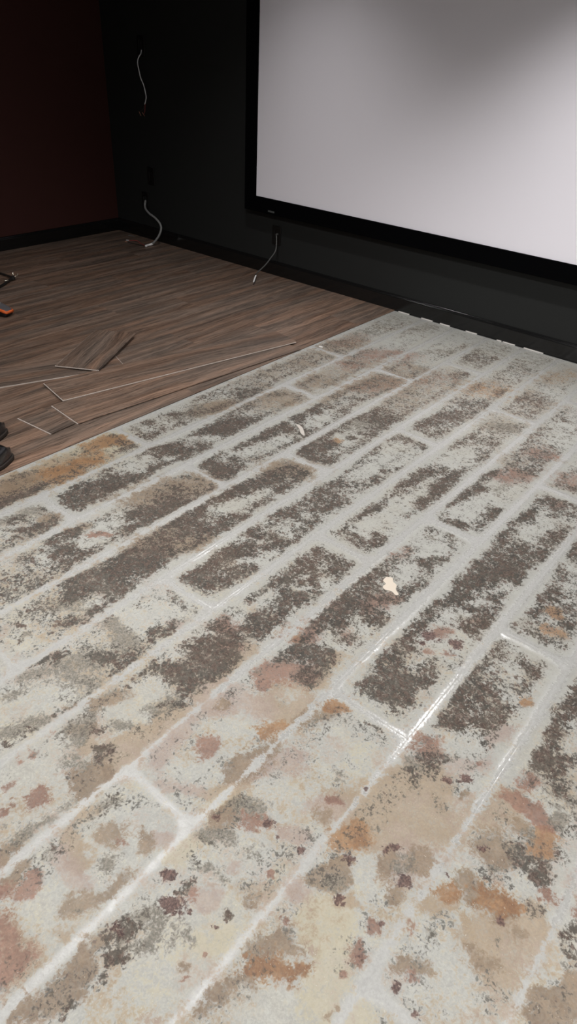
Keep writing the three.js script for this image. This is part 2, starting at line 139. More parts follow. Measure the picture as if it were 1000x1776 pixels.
  w: ['3182 2514 3179 2415 46 90', '3247 2349 3250 2346 20 90', '3209 2167 3251 2096 40 90', '3166 508 3234 381 104 90', '3433 2114 3482 1898 43 90', '3403 2837 3436 2793 35 90', '3450 666 3513 647 63 80', '3674 2450 3702 2272 33 90', '3637 2485 3691 2392 37 80', '3713 3113 3730 3083 21 80', '3882 1935 3904 1654 47 95', '3890 3071 3911 2972 43 95', '3886 3433 3893 3353 29 80', '3930 3437 3937 3367 25 95', '4108 1994 4132 1860 43 95', '4066 1577 4123 1412 47 90', '4103 2205 4150 1976 35 95', '4097 2745 4101 2683 20 80', '4099 2868 4104 2863 15 80', '4065 3062 4070 3058 19 80', '4074 3254 4100 3194 31 95', '4119 3302 4123 3298 17 90', '4078 3317 4154 3285 21 95', '4055 3499 4062 3455 22 90', '4072 3573 4135 3517 37 95', '4168 3655 4193 3620 15 90', '4316 1871 4367 1708 37 95', '4282 2112 4378 2114 53 90', '4349 2345 4395 2287 28 90', '4369 2621 4374 2616 21 90', '4389 2656 4404 2629 21 90', '4339 3312 4402 3286 31 80', '4323 3186 4361 3137 31 80', '4564 1828 4606 1669 42 90', '4615 2539 4652 2578 31 90', '4534 3222 4586 3224 27 90', '4380 3701 4422 3753 20 95', '4323 3755 4329 3750 16 90', '4326 3491 4393 3489 21 90', '4787 2816 4844 2799 32 90', '4760 2530 4837 2545 33 60', '4812 3217 4862 3252 23 90', '4803 3452 4828 3440 10 90', '4782 3528 4810 3514 10 90', '4794 3574 4846 3521 28 95', '5099 2967 5102 2965 10 90', '4999 3263 5080 3276 37 90', '5030 3347 5114 3302 26 90'],
  p: ['3966 3002 3993 2991 16 50', '4209 3114 4213 3111 12 70', '4344 1406 4350 1401 26 50', '4290 655 4357 694 52 25', '4265 3128 4285 3118 30 50', '4273 3075 4373 3057 44 55', '4293 3323 4266 3188 25 60', '4335 3366 4421 3325 20 50', '4480 3190 4540 3108 28 60', '4632 3279 4657 3252 21 75', '4592 3409 4596 3406 12 60', '4605 3485 4611 3480 18 70', '4631 3191 4653 3158 17 50', '4311 3619 4392 3627 22 60', '4433 3460 4439 3454 22 50', '4888 2726 4911 2670 19 70', '4846 2864 4903 2791 27 60', '4869 3145 4874 3141 54 50', '4671 3174 4676 3170 22 60', '4674 3138 4678 3134 13 60', '4738 3359 4744 3354 16 40'],
  k: ['4568 2511 4573 2507 22 95', '4644 2493 4649 2489 19 90', '4568 2557 4570 2555 9 90', '4496 3348 4500 3345 9 80', '4592 3281 4599 3275 10 90', '4625 3292 4629 3289 5 70', '4689 3281 4692 3279 8 85', '4511 3505 4514 3502 13 90', '4558 3542 4561 3539 19 97', '4653 3514 4655 3513 3 100', '4593 3524 4594 3523 4 80', '4508 3647 4514 3642 13 60', '4844 2913 4849 2908 9 90', '4875 2883 4881 2878 10 85', '4843 3129 4831 3163 10 60', '4893 3194 4897 3190 17 85', '4778 3232 4782 3228 12 60', '4810 3314 4814 3310 8 85', '4901 3288 4903 3287 5 80', '4906 3368 4910 3364 7 60', '4714 3065 4716 3063 4 100', '4809 3311 4812 3308 9 80', '4987 3012 4991 3008 9 70', '5085 3123 5089 3119 7 90', '4985 3361 4989 3357 9 80', '5037 3379 5038 3377 7 70', '4958 3116 4959 3114 3 80'],
};

// ---------------------------------------------------------------- room shell
const blackWall = new THREE.MeshStandardMaterial({ color: new THREE.Color(0.0052, 0.0060, 0.0056), roughness: 0.75 });
const redWall = new THREE.MeshStandardMaterial({ color: new THREE.Color(0.042, 0.0075, 0.0045), roughness: 0.8 });
const ceilingPaint = new THREE.MeshStandardMaterial({ color: new THREE.Color(0.03, 0.03, 0.03), roughness: 0.9 });
const trimPaint = new THREE.MeshStandardMaterial({ color: new THREE.Color(0.006, 0.006, 0.006), roughness: 0.14 });
const slabPaint = new THREE.MeshStandardMaterial({ color: new THREE.Color(0.31, 0.305, 0.29), roughness: 0.5 });
structure('wall_front', box(-0.12, ROOM_X + 0.12, -0.15, CEILING + 0.12, -0.12, 0), blackWall);
structure('wall_left', box(-0.12, 0, -0.15, CEILING + 0.12, 0, ROOM_Z), redWall);
structure('wall_right', box(ROOM_X, ROOM_X + 0.12, -0.15, CEILING + 0.12, 0, ROOM_Z), blackWall);
structure('wall_back', box(-0.12, ROOM_X + 0.12, -0.15, CEILING + 0.12, ROOM_Z, ROOM_Z + 0.12), blackWall);
structure('ceiling', box(0, ROOM_X, CEILING, CEILING + 0.12, 0, ROOM_Z), ceilingPaint);
const floor = structure('floor', box(0, ROOM_X, -0.15, 0, 0, ROOM_Z), slabPaint);

// baseboards: an eased board, extruded along the wall
function baseboard(length) {
  const s = new THREE.Shape();
  s.moveTo(0, 0); s.lineTo(0.016, 0); s.lineTo(0.016, 0.082); s.bezierCurveTo(0.016, 0.09, 0.012, 0.091, 0.0105, 0.096); s.bezierCurveTo(0.009, 0.102, 0.005, 0.103, 0, 0.103); s.lineTo(0, 0);
  const g = new THREE.ExtrudeGeometry(s, { depth: length, bevelEnabled: false, curveSegments: 10 });
  return g;
}
const bbFront = structure('baseboard_front', baseboard(ROOM_X), trimPaint); bbFront.rotation.y = -Math.PI / 2; bbFront.scale.z = -1;
bbFront.geometry = (() => { const g = baseboard(ROOM_X); g.applyMatrix4(new THREE.Matrix4().makeBasis(new THREE.Vector3(0, 0, 1), new THREE.Vector3(0, 1, 0), new THREE.Vector3(-1, 0, 0))); g.translate(ROOM_X, 0, 0); return g; })();
bbFront.rotation.set(0, 0, 0); bbFront.scale.set(1, 1, 1);
const bbLeft = structure('baseboard_left', (() => { const g = baseboard(ROOM_Z - 0.016); g.translate(0, 0, 0.016); return g; })(), trimPaint);

// ---------------------------------------------------------------- stained concrete: one panel for each lifted plank's footprint
const ROWS = [2.875, 3.105, 3.326, 3.557, 3.790, 4.013, 4.246, 4.471, 4.713, 4.937, 5.174, 5.405, 5.635, 5.865];
const CUT = { A: [0.022, 0.932, 2.345, 3.76, 5.175], B: [0.022, 1.452, 2.877, 4.29, 5.7], C: [0.022, 0.567, 1.982, 3.397, 4.812] };
const PATTERN = 'ABACBACBACBAC';
const STAIN_LIST = {};
for (const [k, list] of Object.entries(STAINS)) STAIN_LIST[k] = list.map((s) => { const n = s.split(' ').map(Number); return { ax: n[0] / 1000, az: n[1] / 1000, bx: n[2] / 1000, bz: n[3] / 1000, w: n[4] / 1000, s: n[5] / 100 }; });
const KINDS = ['y', 't', 'p', 'b', 'o', 'r', 'g', 'd', 'k', 'w'];
const GRID = 0.004, CORNER = 0.055, RISE = 0.0012;

function stainFields(x0, x1, z0, z1) {
  const m = 0.03, gw = Math.ceil((x1 - x0 + 2 * m) / GRID) + 2, gh = Math.ceil((z1 - z0 + 2 * m) / GRID) + 2, f = {};
  for (const k of KINDS) {
    const a = f[k] = new Float32Array(gw * gh);
    for (const s of STAIN_LIST[k]) {
      const R = s.w * 1.9;
      const i0 = Math.max(0, Math.floor((Math.min(s.ax, s.bx) - R - x0 + m) / GRID)), i1 = Math.min(gw - 1, Math.ceil((Math.max(s.ax, s.bx) + R - x0 + m) / GRID));
      const j0 = Math.max(0, Math.floor((Math.min(s.az, s.bz) - R - z0 + m) / GRID)), j1 = Math.min(gh - 1, Math.ceil((Math.max(s.az, s.bz) + R - z0 + m) / GRID));
      const dx = s.bx - s.ax, dz = s.bz - s.az, L = dx * dx + dz * dz + 1e-9;
      for (let j = j0; j <= j1; j++) for (let i = i0; i <= i1; i++) {
        const x = x0 - m + i * GRID - s.ax, z = z0 - m + j * GRID - s.az, t = Math.min(1, Math.max(0, (x * dx + z * dz) / L));
        const v = s.s * (1 - sstep(0.1, 1.85, Math.hypot(x - t * dx, z - t * dz) / s.w)), o = j * gw + i;
        a[o] = a[o] + v - a[o] * v;
      }
    }
  }
  return (k, x, z) => {
    const a = f[k]; let u = (x - x0 + m) / GRID, v = (z - z0 + m) / GRID;
    u = Math.min(gw - 1.01, Math.max(0, u)); v = Math.min(gh - 1.01, Math.max(0, v));
    const i = u | 0, j = v | 0, p = u - i, q = v - j, o = j * gw + i;
    return (a[o] * (1 - p) + a[o + 1] * p) * (1 - q) + (a[o + gw] * (1 - p) + a[o + gw + 1] * p) * q;
  };
}
function panelMaterial(x0, x1, z0, z1, px) {
  const W = Math.round((x1 - x0) / px), H = Math.min(2048, Math.round((z1 - z0) / px));
  const color = new Uint8Array(W * H * 4), w2 = W >> 1, h2 = H >> 1, surf = new Uint8Array(w2 * h2 * 4);
  const field = stainFields(x0, x1, z0, z1), cx = (x0 + x1) / 2, cz = (z0 + z1) / 2, hx = (x1 - x0) / 2, hz = (z1 - z0) / 2;
  for (let j = 0; j < H; j++) {
    const z = z0 + (j + 0.5) / H * (z1 - z0);
    for (let i = 0; i < W; i++) {
      const x = x0 + (i + 0.5) / W * (x1 - x0);
      // every noise is read through a small wander so that its lattice does not show
      const s1 = soft(N_MID, x / 0.31 + 0.1, z / 0.31 + 0.7), s2 = soft(N_MID, z / 0.29 + 0.4, x / 0.29 + 0.2), X = x + (s1 - 0.5) * 0.005, Z = z + (s2 - 0.5) * 0.005;
      const n1 = soft(N_COARSE, (X * 0.92 + Z * 0.39) / 0.27, (Z * 0.92 - X * 0.39) / 0.27), n2 = soft(N_COARSE, (X * 0.8 + Z * 0.6) / 0.43, (Z * 0.8 - X * 0.6) / 0.43), n3 = soft(N_MID, (X * 0.7 - Z * 0.71) / 0.19, (Z * 0.7 + X * 0.71) / 0.19);
      const n4 = soft(N_FINE, (X * 0.95 + Z * 0.31) / 0.23, (Z * 0.95 - X * 0.31) / 0.23), n5 = soft(N_FINE, (X * 0.6 - Z * 0.8) / 0.31, (Z * 0.6 + X * 0.8) / 0.31), big = soft(N_SOFT, x / 1.1, z / 1.1 + 0.3);
      const wx = x + (soft(N_COARSE, x / 0.6, z / 0.6) - 0.5) * 0.022 + (n3 - 0.5) * 0.009, wz = z + (soft(N_COARSE, x / 0.6 + 0.5, z / 0.6 + 0.37) - 0.5) * 0.022 + (n2 - 0.5) * 0.009;
      // distance in from the joint's centre line, with rounded corners
      const qx = Math.abs(x - cx) - hx + CORNER, qz = Math.abs(z - cz) - hz + CORNER;
      const inside = -(Math.hypot(Math.max(qx, 0), Math.max(qz, 0)) + Math.min(Math.max(qx, qz), 0) - CORNER);
      const wide = 0.5 + soft(N_SOFT, x / 0.8 + 0.6, z / 0.8), edge = inside / wide * (z > 2.7 ? 1 + 0.8 * sstep(2.7, 3.2, z) : 1) + (n1 - 0.5) * 0.024 + (n4 - 0.5) * 0.012;
      const far = z < 0.35 ? sstep(0.35, 0.1, z + (n2 - 0.5) * 0.3) : 0;
      const clear = field('w', wx, wz), mould = sstep(0.014, 0.046, edge), tint = sstep(0.002, 0.022, edge);
      const low = sstep(2.45, 3.15, z + (x - 4.4) * 0.25 + (n2 - 0.5) * 0.4);
      let r = 152, g = 151, b = 145;
      const sparse = lerp(0.5, 1, sstep(0.8, 1.9, z + (n2 - 0.5) * 0.3));                   // growth thins out towards the wall
      const cream = sstep(0.4, 0.9, big * 0.6 + n2 * 0.4) * 0.3; r = lerp(r, 152, cream); g = lerp(g, 147, cream); b = lerp(b, 134, cream);
      const grain = 1 + (n4 - 0.5) * (0.035 + 0.05 * low) + (n1 - 0.5) * 0.04 + (n5 - 0.5) * (0.03 + 0.03 * low); r *= grain; g *= grain; b *= grain;
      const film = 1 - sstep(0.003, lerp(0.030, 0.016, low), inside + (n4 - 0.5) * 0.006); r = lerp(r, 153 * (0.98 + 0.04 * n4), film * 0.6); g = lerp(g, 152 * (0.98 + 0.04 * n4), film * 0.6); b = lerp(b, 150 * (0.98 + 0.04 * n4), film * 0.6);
      const glintCrust = (1 - sstep(0.003, lerp(0.019, 0.012, low), inside + (n1 - 0.5) * 0.012)) * (0.45 + 0.55 * n4);   // pale joint residue, whitened to paint its glints into the colour
      const mix = (c, a) => { r = lerp(r, c[0], a); g = lerp(g, c[1], a); b = lerp(b, c[2], a); };
      const nt = n1 * 0.35 + n5 * 0.35 + n3 * 0.3, fine = n4 * 0.5 + n5 * 0.5;
      const stain = (k, c, c2, strength, hard, m, base = 0) => {
        let D = Math.min(1, field(k, wx, wz) * (1.2 + 0.35 * low) + base) * m; if (D < 0.03) return 0;
        D *= 1 - 0.6 * clear;
        const a = sstep(0.08, k === 'o' || k === 'r' ? 0.80 : 0.86, D * sparse + (nt - 0.5) * hard * 2.0 + (fine - 0.5) * 0.35) * strength * (0.68 + 0.32 * fine), t = (n2 * 0.5 + n4 * 0.5);
        mix([lerp(c[0], c2[0], t), lerp(c[1], c2[1], t), lerp(c[2], c2[2], t)], a); return a;
      };
      stain('y', [156, 145, 116], [159, 150, 130], 0.75, 0.5, tint, low * (0.02 + 0.34 * soft(N_SOFT, x / 0.7 + 0.1, z / 0.7)));
      stain('t', [122, 102, 80], [146, 128, 106], 0.85, 0.45, tint, low * 0.36 * sstep(0.25, 0.9, soft(N_SOFT, x / 0.6 + 0.8, z / 0.6 + 0.3)));
      stain('p', [130, 112, 104], [150, 137, 127], 0.85, 0.42, tint, low * 0.34 * sstep(0.5, 0.95, soft(N_SOFT, x / 0.45 + 0.3, z / 0.45)));
      stain('b', [92, 75, 59], [128, 110, 90], 0.92, 0.38, tint);
      stain('o', [100, 64, 36], [142, 104, 68], 0.85, 0.42, tint);
      stain('r', [86, 57, 45], [130, 96, 81], 0.88, 0.40, Math.max(mould, 0.4 * tint));
      // grey and black mould: clumped specks that stop at the old plank joints
      const ring = (1 - sstep(0.012, 0.045, Math.abs(inside - 0.045))) * 0.36 * sstep(0.2, 0.7, soft(N_SOFT, x / 0.5 + 0.2, z / 0.5));
      const n6 = soft(N_FINE, (X * 0.3 + Z * 0.95) / 0.47 + 0.3, (Z * 0.3 - X * 0.95) / 0.47), nd = Math.min(1, Math.max(0, (n1 * 0.20 + n3 * 0.20 + n5 * 0.22 + n6 * 0.20 + n4 * 0.18 - 0.5) * 2.1 + 0.5));
      let G = field('g', wx, wz) * mould * (1 - 0.8 * clear), D = field('d', wx, wz);
      D = (D + (1 - D) * (ring * (1 - 0.6 * low) + (0.10 + 0.12 * sstep(0.4, 0.8, soft(N_COARSE, x / 0.9, z / 0.9))) * (1 - low))) * mould * (1 - 0.85 * clear) * (1 - 0.8 * far);
      const ag = G > 0.03 ? sstep(-0.35, 0.35, G * (1 + 0.25 * low) - nd * 0.9) * (0.65 + 0.25 * fine) : 0;
      mix([lerp(82, 126, n4), lerp(77, 119, n4), lerp(69, 108, n4)], ag);
      // a thin smoky growth below, dense dark specks above it
      const haze = sparse * sparse * sstep(0.1, 0.95, D + (n2 - 0.5) * 0.3) * (0.34 + 0.5 * (1 - nd)), warm = big > 0.5 ? (big - 0.5) * 1.2 : 0;
      mix([lerp(84, 117, n5) + 6 * warm, lerp(77, 109, n5), lerp(67, 98, n5)], haze * (0.85 + 0.1 * low));
      const ad0 = D > 0.02 ? sstep(-0.25, 0.25, D * 0.92 * sparse - nd) * (1 - 0.2 * low) : 0, ad = Math.max(ad0, haze * 0.7), dark = n4 * 0.35 + n2 * 0.3 + n6 * 0.35;
      mix([lerp(32, 86, dark) + 6 * warm, lerp(29, 79, dark), lerp(25, 70, dark) - 3 * warm], ad0 * (0.80 + 0.17 * fine));
      const dot = at(N_DOTS, (X + z * 0.02) / 0.33, Z / 0.33), dot2 = at(N_DOTS, (Z * 0.8 + X * 0.6) / 0.52, (X * 0.8 - Z * 0.6) / 0.52), dots = Math.max(sstep(0, 0.16, D * 0.95 + 0.12 * mould * (1 - low) - 1 + dot), sstep(0, 0.16, D * 0.85 + 0.08 * mould * (1 - 0.6 * low) - 1 + dot2));
      mix([lerp(58, 96, n4), lerp(45, 80, n4), lerp(38, 70, n4)], dots * 0.8);
      const ak = (() => { const K = field('k', x + (n3 - 0.5) * 0.010, z + (n2 - 0.5) * 0.010); if (K < 0.05) return 0; const a = sstep(0.25, 0.6, K - (nd - 0.5) * 0.6); mix([lerp(54, 108, n4), lerp(38, 84, n4), lerp(36, 76, n4)], a * (0.75 + 0.2 * fine)); return a; })();
      mix([174, 173, 171], glintCrust * lerp(0.5, 0.22, low));
      if (n5 > 0.992) mix([172, 169, 160], 0.7);
      if (far > 0) mix([132 + 10 * n4, 131 + 10 * n4, 126 + 10 * n4], far * 0.4 * (0.6 + 0.4 * n1));
      const o = (j * W + i) * 4; color[o] = Math.min(255, Math.max(0, r)); color[o + 1] = Math.min(255, Math.max(0, g)); color[o + 2] = Math.min(255, Math.max(0, b)); color[o + 3] = 255;
      if (!(i & 1) && !(j & 1) && (i >> 1) < w2 && (j >> 1) < h2) {
        const gloss = 0.05 + 0.09 * (n1 + n2) + 0.07 * n4 + 0.24 * sstep(2.7, 3.5, z), k = ((j >> 1) * w2 + (i >> 1)) * 4, cover = Math.max(ad, ag, ak);
        surf[k] = 255 * Math.min(1, Math.max(0, 0.5 + (n4 - 0.5) * lerp(0.25, 0.45, film) + (n5 - 0.5) * 0.25 * film + (n3 - 0.5) * lerp(0.2, 0.6, film) + cover * 0.1));
        surf[k + 1] = 255 * Math.min(1, lerp(lerp(0.62, 0.9, cover), gloss, film)); surf[k + 2] = 0; surf[k + 3] = 255;
      }
    }
  }
  const sm = dataTexture(surf, w2, h2, false);
  return new THREE.MeshPhysicalMaterial({ map: dataTexture(color, W, H, true), ior: 1.6, roughness: 1, roughnessMap: sm, bumpMap: sm, bumpScale: 0.00025 });
}
// the panel: a slightly raised pad with rounded corners and a soft raised bead of residue round its edge
function panelGeometry(x0, x1, z0, z1) {
  const R = 0.003, rings = [[0, 0.0027], [0.003, 0.0030], [0.008, 0.0029], [0.013, 0.0024], [0.019, 0.0017], [0.026, RISE], [0.040, RISE]], nx = 4, nz = Math.max(2, Math.round((z1 - z0) / 0.06)), na = 3;
  const outline = (d) => {
    const q = Math.max(R - d, 0.0004), ax = x0 + d + q, bx = x1 - d - q, az = z0 + d + q, bz = z1 - d - q, out = [];
    const arc = (cx, cz, a0) => { for (let i = 0; i < na; i++) { const a = a0 + i / na * Math.PI / 2; out.push([cx + q * Math.cos(a), cz + q * Math.sin(a)]); } };
    for (let i = 0; i < nz; i++) out.push([bx + q, lerp(az, bz, i / nz)]); arc(bx, bz, 0);
    for (let i = 0; i < nx; i++) out.push([lerp(bx, ax, i / nx), bz + q]); arc(ax, bz, Math.PI / 2);
    for (let i = 0; i < nz; i++) out.push([ax - q, lerp(bz, az, i / nz)]); arc(ax, az, Math.PI);
    for (let i = 0; i < nx; i++) out.push([lerp(ax, bx, i / nx), az - q]); arc(bx, az, Math.PI * 1.5);
    return out;
  };
  const pos = [], uv = [], idx = []; let n = 0;
  for (const [d, y] of rings) { const o = outline(d); n = o.length; for (const [x, z] of o) pos.push(x, RISE + (y - RISE) * (1 - 0.75 * sstep(2.6, 3.2, z)), z); }
  const last = (rings.length - 1) * n, mid = rings.length * n;
  // the flat middle is filled from a spine so that no triangle crosses the panel's long side
  const spine = []; for (let i = 0; i <= nz; i++) { spine.push(mid + i); pos.push((x0 + x1) / 2, RISE, lerp(z0 + 0.06, z1 - 0.06, i / nz)); }
  for (let i = 0; i < pos.length; i += 3) uv.push((pos[i] - x0) / (x1 - x0), (pos[i + 2] - z0) / (z1 - z0));
  for (let k = 0; k + 1 < rings.length; k++) for (let i = 0; i < n; i++) { const j = (i + 1) % n, a = k * n + i, b = k * n + j, c = a + n, d = b + n; idx.push(a, c, b, b, c, d); }
  const R0 = last, endA = last + nz, L0 = last + nz + na + nx + na, endB = L0 + nz;      // first points of the right side and the left side
  for (let i = 0; i < nz; i++) idx.push(R0 + i, spine[i], R0 + i + 1, R0 + i + 1, spine[i], spine[i + 1], L0 + i, spine[nz - i], L0 + i + 1, L0 + i + 1, spine[nz - i], spine[nz - i - 1]);
  for (let i = endA; i < L0; i++) idx.push(i, spine[nz], i + 1);
  for (let i = endB; i < last + n; i++) idx.push(i, spine[0], i + 1 < last + n ? i + 1 : last);
  const g = new THREE.BufferGeometry();
  g.setAttribute('position', new THREE.Float32BufferAttribute(pos, 3)); g.setAttribute('uv', new THREE.Float32BufferAttribute(uv, 2)); g.setIndex(idx); g.computeVertexNormals();
  return g;
}
// is any of a footprint inside the picture?
camera.updateMatrixWorld(); camera.updateProjectionMatrix();
function inView(x0, x1, z0, z1, wide = 1.12) {
  const p = new THREE.Vector3();
  for (let i = 0; i <= 4; i++) for (let j = 0; j <= 24; j++) { p.set(lerp(x0, x1, i / 4), 0, lerp(z0, z1, j / 24)).project(camera); if (p.z < 1 && Math.abs(p.x) < wide && Math.abs(p.y) < 1.06) return true; }
  return false;
}
for (let row = 0; row < 13; row++) {
  const cuts = CUT[PATTERN[row]];
  for (let k = 0; k + 1 < cuts.length; k++) {
    const [x0, x1, z0, z1] = [ROWS[row], ROWS[row + 1], cuts[k], cuts[k + 1]];
    if (!inView(x0, x1, z0, z1, 1.9)) continue;
    const px = !inView(x0, x1, z0, z1, 1.02) ? 0.0016 : z1 > 2 ? 0.00075 : 0.00105;
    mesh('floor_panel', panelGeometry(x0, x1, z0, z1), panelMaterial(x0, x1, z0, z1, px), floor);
  }
}

// ---------------------------------------------------------------- vinyl plank flooring still in place
function woodTexture(seed) {
  const W = 240, H = 1480, d = new Uint8Array(W * H * 4), s = seed * 0.37, tone = 0.96 + 0.08 * rng(seed * 7 + 1)();
  const cathedral = (seed % 3) === 0;
  for (let j = 0; j < H; j++) for (let i = 0; i < W; i++) {
    const x = i / W * 0.229, z = j / H * 1.415;
    const bend = (soft(N_SOFT, x / 0.5 + s, z / 1.6 + s) - 0.5) * 0.022 + (soft(N_SOFT, x / 0.2, z / 1.2 + s * 2) - 0.5) * 0.005;
    const xx = x + bend;
    const a = soft(N_MID, xx / 0.42 + s, z / 11 + s), b = soft(N_FINE, xx / 0.42 + s * 3, z / 16), c = soft(N_FINE, xx / 0.21, z / 5 + s), e = soft(N_SOFT, xx / 0.35 + s, z / 3.2 + s);
    let rings = 0;
    if (cathedral) { const u = (x - 0.115) * 9, q = z * 1.1 + u * u * 0.9 + (soft(N_SOFT, x / 0.4, z / 0.8 + s) - 0.5) * 0.35; rings = 0.5 + 0.5 * Math.sin(q * 70); rings *= sstep(0.055, 0.02, Math.abs(x - 0.115) - 0.02) * 0.6; }
    let v = 0.30 * a + 0.25 * b + 0.22 * c + 0.23 * e; v = Math.min(1, Math.max(0, (v - 0.5) * 1.12 + 0.5)); v = v * (1 - 0.35 * rings) + 0.06 * rings;
    const pink = soft(N_SOFT, xx / 0.3 + s + 0.4, z / 1.9) * 0.9;
    let r = lerp(64, 138, v) * tone, g = lerp(51, 114, v) * tone, bl = lerp(43, 98, v) * tone;
    r += 9 * (pink - 0.5); bl += 5 * (0.5 - pink);
    if (c < 0.09) { r *= 0.75; g *= 0.74; bl *= 0.74; }
    const o = (j * W + i) * 4; d[o] = r; d[o + 1] = g; d[o + 2] = bl; d[o + 3] = 255;
  }
  return dataTexture(d, W, H, true);
}
const grainBump = (() => { const W = 128, H = 512, d = new Uint8Array(W * H * 4); for (let j = 0; j < H; j++) for (let i = 0; i < W; i++) { const v = 255 * soft(N_FINE, i / W, j / H / 8); d.set([v, 120 + v * 0.3, 0, 255], (j * W + i) * 4); } const t = dataTexture(d, W, H, false); t.wrapS = t.wrapT = THREE.RepeatWrapping; t.repeat.set(1, 3); return t; })();
const woods = []; for (let i = 0; i < 7; i++) woods.push(new THREE.MeshStandardMaterial({ map: woodTexture(i + 1), roughness: 0.85, roughnessMap: grainBump, bumpMap: grainBump, bumpScale: 0.00025 }));
const PLANK_H = 0.005, PLANK_L = 1.415, PLANK_W = 0.2292;
{
  const r = rng(77), whole = [chamferBoard(PLANK_W, PLANK_L, PLANK_H, 0.0005), chamferBoard(PLANK_W, PLANK_L, PLANK_H, 0.0005, true, false), chamferBoard(PLANK_W, PLANK_L, PLANK_H, 0.0005, false, true)];
  for (let row = 0; row < 13; row++) {
    const x1 = 2.872 - row * PLANK_W, x0 = Math.max(0.018, x1 - PLANK_W); if (x1 < 0.03) continue;
    const start = [0.0, 0.5, 0.96][row % 3] - PLANK_L + 0.43;
    for (let z = start; z < 4.2; z += PLANK_L) {
      const z0 = Math.max(0.018, z), z1 = z + PLANK_L; if (z1 < 0.1) continue;
      if (!inView(x0, x1, z0, z1)) continue;
      const full = x1 - x0 > PLANK_W - 1e-4 && z1 - z0 > PLANK_L - 1e-4, pick = Math.floor(r() * 3), wood = woods[Math.floor(r() * woods.length)];
      const m = mesh('plank', full ? whole[pick] : chamferBoard(x1 - x0, z1 - z0, PLANK_H, 0.0005, pick === 1, pick === 2), wood, floor);
      m.position.set((x0 + x1) / 2, 0, (z0 + z1) / 2);
    }
  }
}
// loose planks lying on the finished floor
// a loose plank: a printed wear layer on a pale core whose tongue sticks out past two edges
function loosePlank(label, w, l, x, y, z, turn, tiltX, tiltZ, wood, sideX, sideZ) {
  const t = thing('loose_plank', label, 'floor plank', [x, y, z], turn); t.rotation.order = 'YXZ'; t.rotation.x = tiltX; t.rotation.z = tiltZ;
  mesh('wear_layer', (() => { const g = chamferBoard(w, l, 0.0034, 0.0004); g.translate(0, 0.0034, 0); return g; })(), wood, t);
  mesh('core', (() => { const g = chamferBoard(w, l, 0.0034, 0.0003); g.translate(sideX * 0.0045, 0, sideZ * 0.0045); return g; })(), paleEdge, t);
  return t;
}
const paleEdge = new THREE.MeshStandardMaterial({ color: new THREE.Color(0.40, 0.34, 0.30), roughness: 0.7 });
const D = PLANK_H + 0.0004;

loosePlank('small cut offcut of brown plank lying crooked near the middle of the planks', 0.236, 0.528, 2.134, D + 0.0155, 1.862, 0.530, 0.004, 0.012, woods[1], -1, 1);
loosePlank('loose brown plank with a pale exposed long edge running under the crooked offcut', PLANK_W, 1.0, 2.108, D, 2.32, -0.354, 0, 0.0, woods[4], 1, -1);
loosePlank('full loose plank lying askew, its far right corner pointing at the bare concrete', PLANK_W, 1.408, 2.546, D + 0.0080, 1.640, -0.206, 0.0006, 0.004, woods[2], 1, 1);
loosePlank('loose reddish brown plank lying along the edge of the bare concrete', PLANK_W, 1.41, 2.698, D, 1.723, -0.097, 0, 0.0, woods[5], -1, 1);
loosePlank('shortest squarish plank offcut beside the black shoe toes', 0.224, 0.128, 2.624, D + 0.0005, 2.516, 0.08, 0, 0, woods[0], -1, 1);

// ---------------------------------------------------------------- projection screen
{
  const X0 = 1.645, Y0 = 0.528, W = 2.66, H = 1.496, F = 0.1, Z = 0.06, OX = X0 - F, OY = Y0 - F;
  const s = thing('projection_screen', 'large white projection screen in a wide black velvet frame on the dark wall', 'projection screen', [OX, OY, 0]);
  const felt = new THREE.MeshPhysicalMaterial({ color: new THREE.Color(0.0014, 0.0014, 0.0018), roughness: 1, specularIntensity: 0.08 });
  const fabric = new THREE.MeshStandardMaterial({ color: new THREE.Color(0.89, 0.86, 0.92), roughness: 0.9 });
  const TW = W + 2 * F, TH = H + 2 * F;
  const rail = (pts) => { const sh = new THREE.Shape(pts.map((p) => new THREE.Vector2(p[0], p[1]))); const g = new THREE.ExtrudeGeometry(sh, { depth: Z - 0.012, bevelEnabled: true, bevelThickness: 0.004, bevelSize: 0.003, bevelOffset: -0.003, bevelSegments: 3 }); g.translate(0, 0, 0.008); return g; };
  mesh('frame_rail', rail([[0, 0], [TW, 0], [TW - F, F], [F, F]]), felt, s);
  mesh('frame_rail', rail([[0, TH], [F, TH - F], [TW - F, TH - F], [TW, TH]]), felt, s);
  mesh('frame_rail', rail([[0, 0], [F, F], [F, TH - F], [0, TH]]), felt, s);
  mesh('frame_rail', rail([[TW, 0], [TW, TH], [TW - F, TH - F], [TW - F, F]]), felt, s);
  mesh('screen_surface', box(F - 0.004, TW - F + 0.004, F - 0.004, TH - F + 0.004, 0.040, 0.046), fabric, s);
  const badge = mesh('badge', box(1.772 - OX, 1.830 - OX, 0.4425 - OY, 0.4535 - OY, Z - 0.0005, Z + 0.0015), new THREE.MeshStandardMaterial({ color: new THREE.Color(0.07, 0.075, 0.075), roughness: 0.45 }), s);
  badge.userData.label = 'small grey maker badge';
}

